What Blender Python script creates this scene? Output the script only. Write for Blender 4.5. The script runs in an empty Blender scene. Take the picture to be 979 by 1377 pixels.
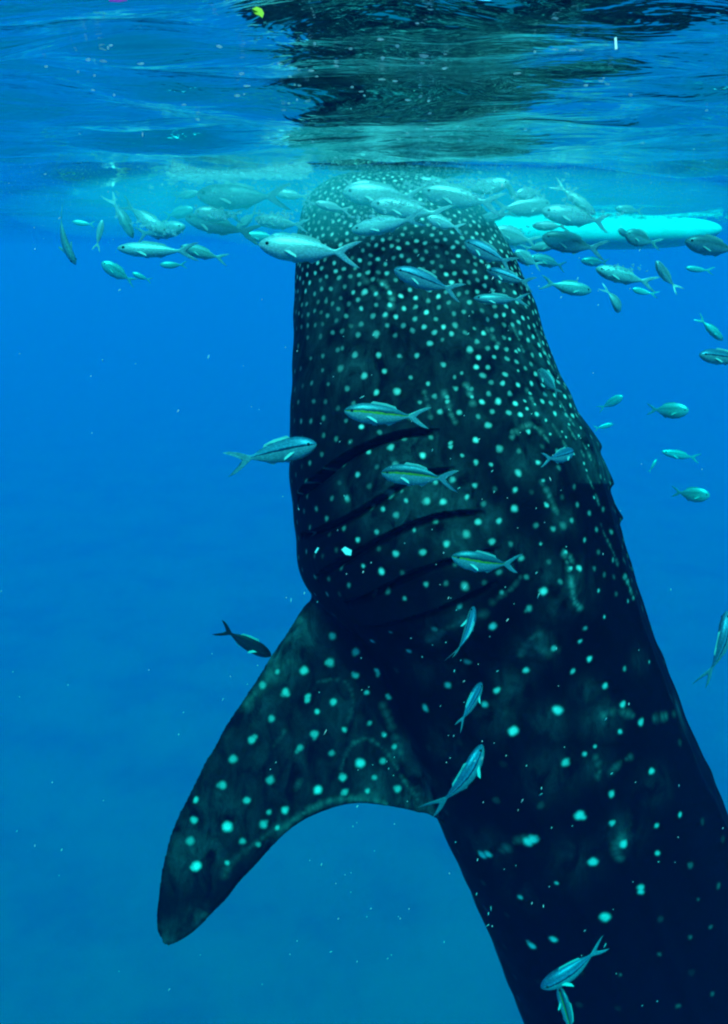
import bpy, bmesh, math, random
import numpy as np
from mathutils import Vector, Matrix, kdtree
from mathutils.bvhtree import BVHTree

random.seed(7)
RNG = np.random.default_rng(7)
scene = bpy.context.scene
COL = scene.collection

# ------------------------------------------------------------------ camera
F_PX, CX, CY = 1192.0, 489.5, 688.5          # focal length and centre in photograph pixels (979 x 1377)
CAM_Z = -0.24                                # metres below the mean water surface
PITCH = math.atan((CY - 330.0) / F_PX)       # horizon of the sea surface at row 330
cam_data = bpy.data.cameras.new('camera')
cam = bpy.data.objects.new('camera', cam_data)
COL.objects.link(cam)
cam.location = (0, 0, CAM_Z)
cam.rotation_euler = (math.pi / 2 - PITCH, 0, 0)
cam_data.sensor_fit = 'VERTICAL'
cam_data.sensor_height = 24.0
cam_data.lens = F_PX / 1377.0 * 24.0
cam_data.clip_start = 0.02
cam_data.clip_end = 5000
scene.camera = cam
C0 = np.array([0, 0, CAM_Z])
RIGHT = np.array([1.0, 0, 0])
UP = np.array([0, math.sin(PITCH), math.cos(PITCH)])
FWD = np.array([0, math.cos(PITCH), -math.sin(PITCH)])

def at(px, py, d):
    """the point of the world seen at photograph pixel (px, py), d metres along the view axis"""
    return C0 + d * ((px - CX) / F_PX * RIGHT - (py - CY) / F_PX * UP + FWD)

# ------------------------------------------------------------------ world, sun, exposure
SUN_EL, SUN_AZ = math.radians(55), math.radians(170)      # azimuth clockwise from +Y: behind the camera, to the right
world = bpy.data.worlds.new('World')
scene.world = world
world.use_nodes = True
wn = world.node_tree
bg = wn.nodes['Background']
sky = wn.nodes.new('ShaderNodeTexSky')
sky.sky_type = 'NISHITA'
sky.sun_disc = False
sky.sun_elevation = SUN_EL
sky.sun_rotation = SUN_AZ
wn.links.new(sky.outputs[0], bg.inputs[0])
bg.inputs[1].default_value = 0.13
sun_data = bpy.data.lights.new('sun', 'SUN')
sun_data.energy = 1.5
sun_data.angle = math.radians(35)
sun_data.color = (1.0, 0.96, 0.88)
sun = bpy.data.objects.new('sun', sun_data)
COL.objects.link(sun)
sdir = Vector((math.sin(SUN_AZ) * math.cos(SUN_EL), math.cos(SUN_AZ) * math.cos(SUN_EL), math.sin(SUN_EL)))
sun.rotation_euler = sdir.to_track_quat('Z', 'Y').to_euler()
sun.location = (0, 0, 20)
scene.view_settings.view_transform = 'Standard'
scene.view_settings.look = 'None'
scene.view_settings.exposure = 1.62
scene.view_settings.gamma = 1.0
cy = scene.cycles
cy.max_bounces = 8
cy.diffuse_bounces = 2
cy.glossy_bounces = 3
cy.transparent_max_bounces = 24
cy.volume_bounces = 2
cy.caustics_reflective = False
cy.caustics_refractive = False
cy.use_denoising = True
cy.pixel_filter_type = 'BLACKMAN_HARRIS'
cy.filter_width = 2.2

# ------------------------------------------------------------------ helpers
def mat(name):
    m = bpy.data.materials.new(name)
    m.use_nodes = True
    nt = m.node_tree
    b = nt.nodes['Principled BSDF']
    b.inputs['Specular IOR Level'].default_value = 0.2
    return m, nt, b

def node(nt, kind, **kw):
    n = nt.nodes.new(kind)
    for k, v in kw.items():
        if k in n.inputs.keys():
            n.inputs[k].default_value = v
        else:
            setattr(n, k, v)
    return n

def ramp(nt, stops):
    r = nt.nodes.new('ShaderNodeValToRGB')
    e = r.color_ramp.elements
    while len(e) < len(stops):
        e.new(0.5)
    for el, (p, c) in zip(e, stops):
        el.position = p
        el.color = (*c, 1) if len(c) == 3 else c
    return r

def translucent(m, col, fac, clear=0.0):
    """thin white stuff that lets part of the light through: foam, bubbles, a thin-walled float"""
    nt = m.node_tree
    b = nt.nodes['Principled BSDF']
    t = nt.nodes.new('ShaderNodeBsdfTranslucent')
    t.inputs['Color'].default_value = (*col, 1)
    mx = nt.nodes.new('ShaderNodeMixShader')
    mx.inputs[0].default_value = fac
    nt.links.new(b.outputs[0], mx.inputs[1])
    nt.links.new(t.outputs[0], mx.inputs[2])
    res = mx.outputs[0]
    if clear:
        tr = nt.nodes.new('ShaderNodeBsdfTransparent')
        m2 = nt.nodes.new('ShaderNodeMixShader')
        m2.inputs[0].default_value = clear
        nt.links.new(res, m2.inputs[1])
        nt.links.new(tr.outputs[0], m2.inputs[2])
        res = m2.outputs[0]
    nt.links.new(res, nt.nodes['Material Output'].inputs['Surface'])

def mesh_np(name, verts, faces, smooth=True):
    me = bpy.data.meshes.new(name)
    me.from_pydata([tuple(v) for v in verts], [], [tuple(f) for f in faces])
    me.update()
    if smooth:
        me.polygons.foreach_set('use_smooth', [True] * len(me.polygons))
    return me

def link(name, me, m=None, parent=None):
    o = bpy.data.objects.new(name, me)
    COL.objects.link(o)
    if m is not None and me is not None and not me.materials:
        me.materials.append(m)
    if parent is not None:
        o.parent = parent
    return o

def tag(o, label=None, cat=None, group=None, kind=None):
    if label: o['label'] = label
    if cat: o['category'] = cat
    if group: o['group'] = group
    if kind: o['kind'] = kind
    return o

def grid_faces(n, m, wrap=False):
    """faces of an n x m vertex grid; wrap closes the m direction"""
    f = []
    mm = m if wrap else m - 1
    for i in range(n - 1):
        for j in range(mm):
            k = (j + 1) % m
            f.append((i * m + j, i * m + k, (i + 1) * m + k, (i + 1) * m + j))
    return f

def grid_mesh_fast(name, P):
    """P: (n, m, 3) array to a quad mesh"""
    n, m, _ = P.shape
    idx = np.arange(n * m).reshape(n, m)
    q = np.stack([idx[:-1, :-1], idx[:-1, 1:], idx[1:, 1:], idx[1:, :-1]], -1).reshape(-1, 4)
    me = bpy.data.meshes.new(name)
    me.vertices.add(n * m)
    me.vertices.foreach_set('co', P.reshape(-1).astype(np.float32))
    me.loops.add(q.size)
    me.loops.foreach_set('vertex_index', q.reshape(-1).astype(np.int32))
    me.polygons.add(len(q))
    me.polygons.foreach_set('loop_start', np.arange(0, q.size, 4, dtype=np.int32))
    me.polygons.foreach_set('use_smooth', np.ones(len(q), dtype=bool))
    me.update(calc_edges=True)
    me.validate()
    return me

# ------------------------------------------------------------------ water surface
def build_water():
    n, k, R = 740, 8.2, 1200.0
    u = np.linspace(-1, 1, n)
    a = R / math.sinh(k)
    s = a * np.sinh(k * u)
    sp = np.gradient(s)
    X, Y = np.meshgrid(s, s + 2.0)
    S = np.maximum(*np.meshgrid(sp, sp))
    Z = np.zeros_like(X)
    rng = np.random.default_rng(3)
    for lam, cnt, slope in ((1.9, 5, .03), (0.9, 7, .06), (0.45, 9, .12), (0.24, 10, .095), (0.13, 10, .05)):
        for _ in range(cnt):
            l = lam * rng.uniform(.75, 1.3)
            th = rng.normal(math.radians(93), .3)
            kk = 2 * math.pi / l
            amp = slope / kk / math.sqrt(cnt) * 1.41
            w = np.clip((l / S - 2.2) / 2.5, 0, 1)
            ph = rng.uniform(0, 6.28)
            q = np.sin(kk * (X * math.cos(th) + Y * math.sin(th)) + ph + .6 * np.sin(.7 * kk * (X * math.sin(th) - Y * math.cos(th)) + ph))
            Z += w * amp * q
    me = grid_mesh_fast('water', np.stack([X, Y, Z], -1))
    m = bpy.data.materials.new('water_surface')
    m.use_nodes = True
    nt = m.node_tree
    nt.nodes.clear()
    out = node(nt, 'ShaderNodeOutputMaterial')
    geo = node(nt, 'ShaderNodeNewGeometry')
    mp = node(nt, 'ShaderNodeMapping')
    mp.inputs['Scale'].default_value = (.7, 2.0, 1.0)
    nt.links.new(geo.outputs['Position'], mp.inputs[0])
    nz = node(nt, 'ShaderNodeTexNoise', Scale=7.0, Detail=4.0, Roughness=.55, Distortion=.6)
    nt.links.new(mp.outputs[0], nz.inputs['Vector'])
    bp = node(nt, 'ShaderNodeBump', Strength=1.0, Distance=.011)
    nt.links.new(nz.outputs[0], bp.inputs['Height'])
    fr = node(nt, 'ShaderNodeFresnel', IOR=1.333)
    nt.links.new(bp.outputs[0], fr.inputs['Normal'])
    tr = node(nt, 'ShaderNodeBsdfTransparent')
    gl = node(nt, 'ShaderNodeBsdfGlossy', Roughness=.07)
    gl.inputs['Color'].default_value = (1, 1, 1, 1)
    nt.links.new(bp.outputs[0], gl.inputs['Normal'])
    mx = node(nt, 'ShaderNodeMixShader')
    nt.links.new(fr.outputs[0], mx.inputs[0])
    nt.links.new(tr.outputs[0], mx.inputs[1])
    nt.links.new(gl.outputs[0], mx.inputs[2])
    nt.links.new(mx.outputs[0], out.inputs['Surface'])
    o = link('water', me, m)
    tag(o, 'rippled underside of the sea surface', kind='structure')
build_water()

# ------------------------------------------------------------------ seabed
BED = -46.0
def bed_height(X, Y):
    return BED + .35 * np.sin(X * .31 + 1.2 * np.sin(Y * .17)) + .25 * np.sin(Y * .43 + X * .12) + .02 * Y * np.exp(-np.abs(Y) / 40)

def build_seabed():
    n = 260
    u = np.linspace(-1, 1, n)
    s = 1230.0 * np.sinh(5.2 * u) / math.sinh(5.2)
    X, Y = np.meshgrid(s, s + 8)
    Z = bed_height(X, Y)
    me = grid_mesh_fast('seabed', np.stack([X, Y, Z], -1))
    m, nt, b = mat('sand')
    geo = node(nt, 'ShaderNodeNewGeometry')
    n1 = node(nt, 'ShaderNodeTexNoise', Scale=.11, Detail=5.0, Roughness=.6)
    nt.links.new(geo.outputs['Position'], n1.inputs['Vector'])
    r = ramp(nt, [(.36, (.075, .10, .054)), (.5, (.10, .132, .07)), (.66, (.115, .15, .08))])
    nt.links.new(n1.outputs[0], r.inputs[0])
    nt.links.new(r.outputs[0], b.inputs['Base Color'])
    b.inputs['Roughness'].default_value = .95
    n2 = node(nt, 'ShaderNodeTexNoise', Scale=5.0, Detail=6.0)
    nt.links.new(geo.outputs['Position'], n2.inputs['Vector'])
    bp = node(nt, 'ShaderNodeBump', Strength=.5, Distance=.08)
    nt.links.new(n2.outputs[0], bp.inputs['Height'])
    nt.links.new(bp.outputs[0], b.inputs['Normal'])
    tag(link('seabed', me, m), 'pale sandy seabed fading into the blue', kind='structure')
build_seabed()

# ------------------------------------------------------------------ whale shark
# left and right outline of the trunk down the picture, and the depth of its centre
ST = [
    ((500, 246), (548, 247), 3.20), ((456, 249), (598, 255), 3.20), ((421, 263), (636, 277), 3.20),
    ((404, 295), (664, 311), 3.20), ((398, 350), (692, 358), 3.20), ((396, 420), (715, 412), 3.20),
    ((394, 500), (739, 488), 3.20), ((391, 570), (768, 548), 3.20), ((390, 640), (796, 606), 3.21),
    ((397, 705), (816, 680), 3.23), ((410, 778), (836, 748), 3.26), ((484, 850), (856, 812), 3.30),
    ((524, 935), (886, 890), 3.35), ((553, 1020), (916, 968), 3.41), ((591, 1105), (950, 1040), 3.48),
    ((631, 1190), (982, 1130), 3.56), ((668, 1280), (1016, 1215), 3.64), ((706, 1377), (1052, 1310), 3.73),
    ((748, 1480), (1085, 1420), 3.83), ((798, 1600), (1115, 1545), 3.95), ((856, 1740), (1135, 1690), 4.10),
    ((925, 1900), (1150, 1860), 4.28), ((1000, 2060), (1165, 2030), 4.46), ((1075, 2220), (1185, 2200), 4.64),
    ((1120, 2330), (1205, 2315), 4.76), ((1150, 2390), (1200, 2382), 4.84)]
DORSAL = math.radians(33)       # the dorsal line lies this far round from the camera-facing line

def catmull(P, t):
    P = np.asarray(P, float)
    n = len(P)
    t = np.clip(t, 0, n - 1 - 1e-9)
    i = np.floor(t).astype(int)
    f = (t - i)[:, None]
    g = lambda k: P[np.clip(k, 0, n - 1)]
    p0, p1, p2, p3 = g(i - 1), g(i), g(i + 1), g(i + 2)
    return .5 * (2 * p1 + (p2 - p0) * f + (2 * p0 - 5 * p1 + 4 * p2 - p3) * f ** 2 + (3 * p1 - p0 - 3 * p2 + p3) * f ** 3)

def trunk_geometry():
    raw = np.array([[*l, *r, d] for l, r, d in ST], float)
    NS, NT = 420, 220
    t = np.linspace(0, len(ST) - 1, NS)
    S = catmull(raw, t)
    verts = []
    frames = []
    for i in range(NS):
        lx, ly, rx, ry, d = S[i]
        L, R = at(lx, ly, d), at(rx, ry, d)
        c = (L + R) / 2
        w = (R - L) / 2
        a = np.linalg.norm(w)
        frames.append((c, w / a, a))
    cs = np.array([f[0] for f in frames])
    tang = np.gradient(cs, axis=0)
    tang /= np.linalg.norm(tang, axis=1)[:, None]
    for i in range(NS):
        c, w, a = frames[i]
        nrm = np.cross(tang[i], w)
        nrm /= np.linalg.norm(nrm)
        if np.dot(nrm, FWD) > 0:
            nrm = -nrm                            # towards the camera
        ti = t[i]
        depth = .80 if ti < 3 else (.80 + .1 * min(1, (ti - 3) / 6))
        if ti > 20: depth = .9 - .02 * (ti - 20)
        th = np.linspace(-math.pi, math.pi, NT, endpoint=False)
        ex = 2.25
        cs_, sn_ = np.cos(th), np.sin(th)
        rr = (np.abs(cs_) ** ex + np.abs(sn_) ** ex) ** (-1 / ex)
        rel = (th - DORSAL + math.pi) % (2 * math.pi) - math.pi
        # long ridges on either side of the dorsal line
        on = np.clip((ti - 6.0) / 3, 0, 1) * np.clip((24 - ti) / 4, 0, 1)
        for r0, h, wd in ((0, .016, .10), (.42, .026, .05), (-.42, .026, .05), (.84, .024, .05), (-.84, .024, .05), (1.25, .018, .06)):
            rr = rr + on * h * np.exp(-((rel - r0) / wd) ** 2)
        # gill flaps of the far side, seen in profile at the right-hand edge
        for g0, g1, hh in ((6.9, 7.95, .060), (7.95, 8.62, .062), (8.62, 9.2, .062)):
            if g0 <= ti < g1:
                rise = ((ti - g0) / (g1 - g0)) ** 1.6
                rr = rr + .9 * hh * rise * np.exp(-((th - math.radians(89)) / .24) ** 2)
        ring = c + (a * rr * sn_)[:, None] * w + (a * depth * rr * cs_)[:, None] * nrm
        verts.append(ring)
    V = np.concatenate(verts)
    F = grid_faces(NS, NT, wrap=True)
    base = len(V)
    V = np.vstack([V, verts[0].mean(0), verts[-1].mean(0)])
    for j in range(NT):
        k = (j + 1) % NT
        F.append((base, k, j))
        F.append((base + 1, (NS - 1) * NT + j, (NS - 1) * NT + k))
    return V, F, cs, tang, [f[1] for f in frames]

def lens_fin(lead, trail, th_root, th_tip, nrm_of, n=48, m=26):
    """closed lens between a leading and a trailing polyline of 3-D points"""
    tt = np.linspace(0, len(lead) - 1, n)
    A, B = catmull(lead, tt), catmull(trail, tt)
    V = []
    for i in range(n):
        f = i / (n - 1)
        th = (th_root * (1 - f) ** 1.3 + th_tip) * min(1, (1 - f) * 9 + .05)
        nr = nrm_of(f)
        for side in (1, -1):
            for j in range(m):
                g = j / (m - 1)
                if side < 0: g = 1 - g
                prof = max(2.6 * (math.sqrt(max(g, 0)) * (1 - g)), .03 / max(th, .03) * min(1, g * 20))
                V.append(A[i] * (1 - g) + B[i] * g + side * nr * th * prof * .5)
    F = grid_faces(n, 2 * m, wrap=True)
    k = len(V)
    V = np.array(V)
    V = np.vstack([V, V[:2 * m].mean(0), V[-2 * m:].mean(0)])
    for j in range(2 * m):
        q = (j + 1) % (2 * m)
        F.append((k, q, j))
        F.append((k + 1, (n - 1) * 2 * m + j, (n - 1) * 2 * m + q))
    return V, F

def reflect(P, c, nrm):
    return P - 2 * ((P - c) @ nrm)[:, None] * nrm

SPOTS5 = [(475,157,10),(357,167,13),(298,172,11),(420,172,9),(534,201,11),(552,122,9),(617,140,12),(487,81,9),(595,65,8),(664,221,13),(574,190,8),(578,270,11),(746,246,9),(708,305,12),(490,240,10),(434,240,9),(366,238,11),(384,292,11),(240,283,14),(288,238,12),(317,305,13),(470,312,9),(528,333,9),(426,360,15),(358,362,12),(260,347,12),(620,347,10),(548,373,9),(590,375,9),(590,390,9),(567,425,11),(632,428,11),(758,390,13),(780,303,10),(726,470,13),(684,517,12),(602,527,8),(602,540,8),(686,592,10),(763,547,14),(860,490,9),(890,592,10),(826,626,14),(814,682,11),(510,570,13),(406,541,13),(329,556,12),(423,599,13),(447,508,14),(245,597,10),(297,634,11),(608,650,11),(552,656,10),(682,667,10),(400,696,16),(440,686,8),(523,719,14),(577,722,12),(265,712,12),(655,705,10),(320,32,12),(345,110,11),(230,222,10),(180,240,10),(181,290,9),(200,335,8),(245,215,10),(190,60,10),(240,50,9),(645,95,8),(725,122,8),(780,182,8),(670,350,9),(672,375,8),(500,395,8),(130,180,9),(140,250,8),(310,475,10),(260,455,8),(735,600,8),(640,570,7),(615,310,8),(640,295,7),(675,95,6),(680,150,7)]
SPOTS6 = [(264,72,12),(335,105,12),(425,127,12),(422,257,13),(510,250,12),(588,222,13),(653,192,16),(552,150,10),(692,152,12),(738,216,12),(762,147,11),(812,107,14),(814,45,10),(378,313,13),(305,207,10),(366,181,10),(480,177,9),(522,355,10),(450,402,9),(316,296,8),(647,360,16),(630,432,10),(740,495,15),(657,610,15),(592,690,15),(550,505,13),(466,580,10),(404,518,8),(345,542,11),(290,577,13),(206,613,16),(120,640,16),(288,657,12),(360,640,9),(361,656,8),(325,713,9),(58,710,14),(132,725,11),(395,725,9),(907,378,15),(860,437,14),(940,568,13),(770,385,10),(835,272,11),(850,640,12),(755,705,12),(380,110,10),(457,80,9)]
SPOTSF = [(588,293,14),(510,315,14),(455,380,13),(520,402,10),(597,410,12),(412,460,12),(353,523,13),(297,580,14),(265,657,14),(540,505,14),(497,548,12),(408,643,14),(550,672,15),(677,592,17),(788,668,13),(625,635,13),(630,492,10),(592,562,11),(664,260,12),(664,330,11),(698,382,8),(730,322,8),(715,225,11),(680,180,9),(763,397,9),(705,473,9),(595,213,13),(338,703,12),(280,783,17),(388,775,14),(180,763,12),(168,825,14),(188,900,15),(325,825,11),(452,733,13),(405,740,9),(185,703,10),(430,785,9),(372,835,9),(632,678,12),(700,676,9),(745,585,12),(720,635,10),(385,360,14),(430,318,9),(548,440,9),(750,510,9),(780,545,9),(820,260,9),(280,890,9)]
SPOTS2 = [(70,117,14),(468,122,17),(335,185,17),(492,280,14),(610,50,11),(718,158,13),(656,188,9),(665,105,11),(750,306,11),(630,374,12),(534,438,17),(380,516,18),(394,508,18),(242,555,16),(260,553,15),(664,523,15),(574,577,16),(717,655,12),(717,666,11),(610,743,17),(390,828,14),(455,810,13),(866,588,11),(767,552,9),(948,648,11),(865,803,8),(925,771,7),(773,856,7),(830,1010,8),(932,972,8),(765,470,9),(835,437,9),(578,230,7),(548,253,9),(285,62,11),(632,460,10),(355,685,10),(465,640,7),(655,915,6),(890,690,6),(250,105,13)]
SPOTS8 = [(323,275,16),(523,717,14),(412,375,9),(435,490,10),(350,540,13),(370,675,15),(330,598,11),(295,730,14),(290,63,14),(350,152,12),(262,205,11),(285,275,11),(520,875,13),(632,688,8),(155,170,8),(535,420,9)]
SPOTS7 = [(100,590,13),(140,725,12),(165,805,9),(330,575,8),(345,730,9),(385,880,8),(362,655,6),(280,560,8),(305,490,8),(180,540,9),(240,480,8),(110,420,9),(60,230,9),(55,325,8),(95,490,10),(200,600,7),(320,610,8),(435,800,6),(180,915,12),(100,90,8),(20,180,9),(45,235,9),(250,590,7),(265,615,7),(300,690,7),(355,760,7),(85,455,8),(130,470,7)]

GILLS = [
    [(582, 577), (545, 580), (503, 592), (466, 611), (432, 638), (402, 664)],
    [(603, 629), (575, 633), (545, 645), (510, 668), (472, 691), (434, 709), (406, 717)],
    [(642, 687), (602, 688), (565, 697), (530, 712), (490, 734), (452, 756), (428, 772)],
    [(664, 737), (612, 748), (575, 760), (540, 775), (504, 793), (470, 806)],
    [(659, 783), (622, 800), (580, 818), (541, 829), (505, 836), (480, 838)]]
MOTTLE = [(690,745,30,.5),(560,900,35,.3),(690,920,30,.45),(600,1000,40,.3),(740,1040,40,.35),(880,1060,30,.3),(700,1200,30,.25),(770,1160,40,.25),(460,960,45,.35),(400,1010,50,.35),(345,1020,40,.3),(480,492,55,.75),(520,480,40,.5),(540,635,60,.9),(600,665,50,.9),(545,700,45,.7),(500,690,35,.5),(470,660,35,.45),(610,720,40,.6),(660,700,30,.5),(560,600,40,.7),(400,850,45,.9),(380,890,40,.9),(350,950,40,.5),(430,820,30,.5),
          (260,1140,55,.6),(300,1090,50,.45),(560,1075,45,.8),(500,1060,45,.6),(585,1095,22,.8),(440,1090,40,.5),(380,1125,45,.45),(775,790,40,.5),(735,770,30,.5),(720,870,34,.6),
          (810,965,30,.6),(915,960,26,.9),(660,960,40,.4),(740,970,30,.4),(580,850,30,.5),(620,830,30,.5),(700,620,35,.6),(745,650,25,.5),(760,700,25,.5),(720,560,45,.6),
          (700,470,45,.5),(640,560,30,.4),(600,540,30,.5),(430,450,50,.45),(520,395,30,.6),(500,400,40,.4),(540,1010,25,.6),(560,1040,25,.6),(650,1140,34,.5),(840,1120,30,.4),
          (800,1030,26,.4),(230,1260,25,.6),(265,1235,28,.35),(740,820,26,.4),(860,890,22,.35),(790,930,22,.4),(610,900,30,.25)]

def zoomed(lst, ox, oy, sc):
    return [(ox + x / sc, oy + y / sc) for x, y in lst]
LINES = [   # pale lines and bars of the skin pattern: points, half width in pixels, strength
    ([(507, 376), (519, 384), (527, 398), (526, 414), (518, 424)], 6, .5), ([(486, 372), (500, 386), (510, 402)], 5, .28),
    ([(626, 515), (632, 528), (636, 545)], 5, .42), ([(597, 527), (603, 541), (606, 556), (612, 567)], 5, .36), ([(571, 528), (576, 548), (580, 566)], 4, .25),
    ([(655, 440), (663, 452), (670, 462)], 4, .35), ([(690, 440), (696, 452), (704, 472)], 4, .42), ([(679, 430), (690, 448)], 4, .3),
    ([(706, 520), (713, 532), (720, 546)], 4, .4), ([(688, 588), (700, 576), (714, 572), (728, 580), (738, 594)], 5, .34),
    ([(728, 648), (738, 664), (746, 684), (757, 708)], 5, .42), ([(757, 740), (764, 762), (768, 784), (772, 806), (780, 818)], 5, .45), ([(764, 742), (772, 760)], 4, .4),
    ([(730, 470), (738, 486), (746, 502)], 4, .5), ([(718, 440), (724, 456), (730, 474)], 4, .55), ([(752, 540), (762, 556), (772, 572)], 3.5, .5), ([(776, 586), (786, 602), (794, 618)], 3.5, .5),
    ([(764, 574), (774, 592), (784, 612)], 3.5, .4), ([(744, 570), (756, 590), (764, 606)], 4, .35), ([(790, 640), (798, 660), (804, 678)], 3.5, .45), ([(808, 704), (818, 730), (830, 758)], 3.5, .3),
    ([(840, 772), (846, 790), (851, 806)], 4, .75), ([(700, 880), (712, 860), (728, 852)], 7, .22), ([(660, 812), (690, 790), (700, 776)], 5, .2),
    ([(574, 862), (600, 846), (628, 834), (650, 826)], 8, .25), ([(880, 966), (900, 962), (914, 956)], 8, .3), ([(812, 962), (830, 956), (850, 962)], 7, .22), ([(820, 1040), (836, 1024), (850, 1018)], 6, .2),
    ([(800, 1018), (806, 1036), (800, 1052)], 7, .25), ([(676, 1144), (692, 1132), (704, 1126)], 7, .3), ([(836, 1126), (828, 1140), (834, 1156)], 7, .25), ([(720, 870), (738, 878), (752, 872)], 8, .22),
    (zoomed([(620, 612), (645, 545), (700, 520), (760, 565), (805, 640), (850, 700)], 180, 760, 2.225), 4, .22),
    (zoomed([(550, 350), (600, 342), (640, 356), (655, 405), (640, 470)], 180, 760, 2.225), 3.5, .16),
    (zoomed([(440, 790), (520, 735), (600, 702), (700, 703), (790, 728), (880, 764)], 180, 760, 2.225), 6, .24),
    (zoomed([(745, 420), (770, 480), (800, 560)], 180, 760, 2.225), 6, .2), (zoomed([(270, 930), (300, 880), (380, 820), (430, 780)], 180, 760, 2.225), 6, .16),
    (zoomed([(420, 540), (440, 515), (452, 495)], 180, 760, 2.225), 5, .14), (zoomed([(480, 690), (495, 650), (510, 625)], 180, 760, 2.225), 5, .2),
    (zoomed([(330, 420), (360, 385), (400, 340), (440, 290)], 180, 760, 2.225), 12, .2), (zoomed([(410, 280), (450, 200), (500, 110)], 180, 760, 2.225), 14, .14)]

def build_shark():
    V, F, cs, tang, ws = trunk_geometry()
    allV, allF = [V], list(F)
    off = len(V)
    def add(v, f):
        nonlocal off
        allV.append(v)
        allF.extend([tuple(i + off for i in q) for q in f])
        off += len(v)
    # left pectoral fin: leading and trailing edge in the picture, with its own depth from root to tip
    leadp = [(520,800),(455,800),(412,806),(386,850),(351,902),(311,962),(272,1030),(241,1092),(221,1150),(211,1205),(210,1248),(219,1274)]
    trailp = [(650,1130),(615,1116),(593,1106),(562,1094),(520,1083),(478,1081),(440,1089),(398,1110),(350,1156),(303,1209),(262,1250),(226,1277)]
    ds = np.linspace(3.24, 3.02, len(leadp))
    A = np.array([at(*p, d) for p, d in zip(leadp, ds)])
    B = np.array([at(*p, d + .03) for p, d in zip(trailp, ds)])
    fn = -FWD * .92 + UP * .25 - RIGHT * .3
    fn /= np.linalg.norm(fn)
    v, f = lens_fin(A, B, .15, .035, lambda t: fn)
    add(v, f)
    # the other pectoral fin, mirrored in the plane through back and belly, behind the trunk
    i0 = int(11.5 / (len(ST) - 1) * len(cs))
    w = ws[i0]
    nr = np.cross(tang[i0], w)
    if np.dot(nr, FWD) > 0: nr = -nr
    mid = math.radians(47)
    dors = math.cos(mid) * nr + math.sin(mid) * w
    lat = np.cross(tang[i0], dors)
    lat /= np.linalg.norm(lat)
    A2, B2 = reflect(A, cs[i0], lat), reflect(B, cs[i0], lat)
    fn2 = fn - 2 * np.dot(fn, lat) * lat
    v, f = lens_fin(B2, A2, .15, .035, lambda t: fn2)
    add(v, f)
    # dorsal fin and tail, below the frame
    def fin_on(ti0, ti1, h, sweep, sgn=1.0, thick=.09):
        a0, a1 = int(ti0 / (len(ST) - 1) * len(cs)), int(ti1 / (len(ST) - 1) * len(cs))
        up = sgn * (math.cos(DORSAL) * -FWD + math.sin(DORSAL) * RIGHT)
        dn = tang[a1]
        L = [cs[a0], cs[a0] + up * h * .6 + dn * sweep * .3, cs[a0] + up * h + dn * sweep * .75, cs[a0] + up * h * 1.12 + dn * sweep]
        T = [cs[a1], cs[a1] + up * h * .5, cs[a1] + up * h * .75 + dn * sweep * .25, cs[a0] + up * h * 1.1 + dn * sweep * 1.02]
        sn = np.cross(up, dn)
        sn /= np.linalg.norm(sn)
        add(*lens_fin(np.array(L), np.array(T), thick, .02, lambda t: sn, n=30, m=16))
    fin_on(20.0, 21.8, .62, .6)
    fin_on(22.6, 23.3, .28, .3, thick=.05)
    fin_on(23.8, 24.9, .85, .75, thick=.07)
    fin_on(23.9, 24.9, .55, .45, sgn=-1.0, thick=.07)
    me = mesh_np('shark_raw', np.vstack(allV), allF)
    tmp = link('raw', me)
    rm = tmp.modifiers.new('r', 'REMESH')
    rm.mode = 'VOXEL'
    rm.voxel_size = .0092
    sm = tmp.modifiers.new('s', 'SMOOTH')
    sm.factor = .5
    sm.iterations = 5
    dg = bpy.context.evaluated_depsgraph_get()
    ev = tmp.evaluated_get(dg)
    out = bpy.data.meshes.new_from_object(ev)
    bpy.data.objects.remove(tmp)
    bpy.data.meshes.remove(me)
    out.name = 'whale_shark_body'
    # a finer net where the camera looks at the skin, finest on the head
    bm = bmesh.new()
    bm.from_mesh(out)
    for y0, y1, cuts in ((0, 1500, 1), (0, 620, 1)):
        bm.normal_update()
        ok = set()
        for v in bm.verts:
            r = np.array(v.co) - C0
            z = r @ FWD
            if z <= 0: continue
            y = CY - (r @ UP) / z * F_PX
            x = CX + (r @ RIGHT) / z * F_PX
            if y0 < y < y1 and x < 1060 and np.dot(r, np.array(v.normal)) < .2 * z: ok.add(v.index)
        es = [e for e in bm.edges if e.verts[0].index in ok and e.verts[1].index in ok]
        bmesh.ops.subdivide_edges(bm, edges=es, cuts=cuts, use_grid_fill=True)
        bm.verts.index_update()
    bm.to_mesh(out)
    bm.free()
    nv = len(out.vertices)
    co = np.empty(nv * 3, np.float32)
    out.vertices.foreach_get('co', co)
    co = co.reshape(-1, 3).astype(np.float64)
    no = np.empty(nv * 3, np.float32)
    out.vertex_normals.foreach_get('vector', no)
    no = no.reshape(-1, 3).astype(np.float64)
    bvh = BVHTree.FromPolygons([tuple(c) for c in co], [tuple(p.vertices) for p in out.polygons])
    kd = kdtree.KDTree(nv)
    for i in range(nv):
        kd.insert(co[i], i)
    kd.balance()
    def hit(px, py):
        d = at(px, py, 1.0) - C0
        h = bvh.ray_cast(Vector(C0), Vector(d).normalized())
        return h[0], h[1]
    # a soft fold where the pectoral fin grows out of the flank
    ne = len(out.edges)
    ed = np.empty(ne * 2, np.int32)
    out.edges.foreach_get('vertices', ed)
    ed = ed.reshape(-1, 2)
    fold = catmull([(418, 800), (470, 828), (512, 880), (535, 950), (556, 1020), (582, 1085)], np.linspace(0, 5, 60))
    rel0 = co - C0
    dz0 = rel0 @ FWD
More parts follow.
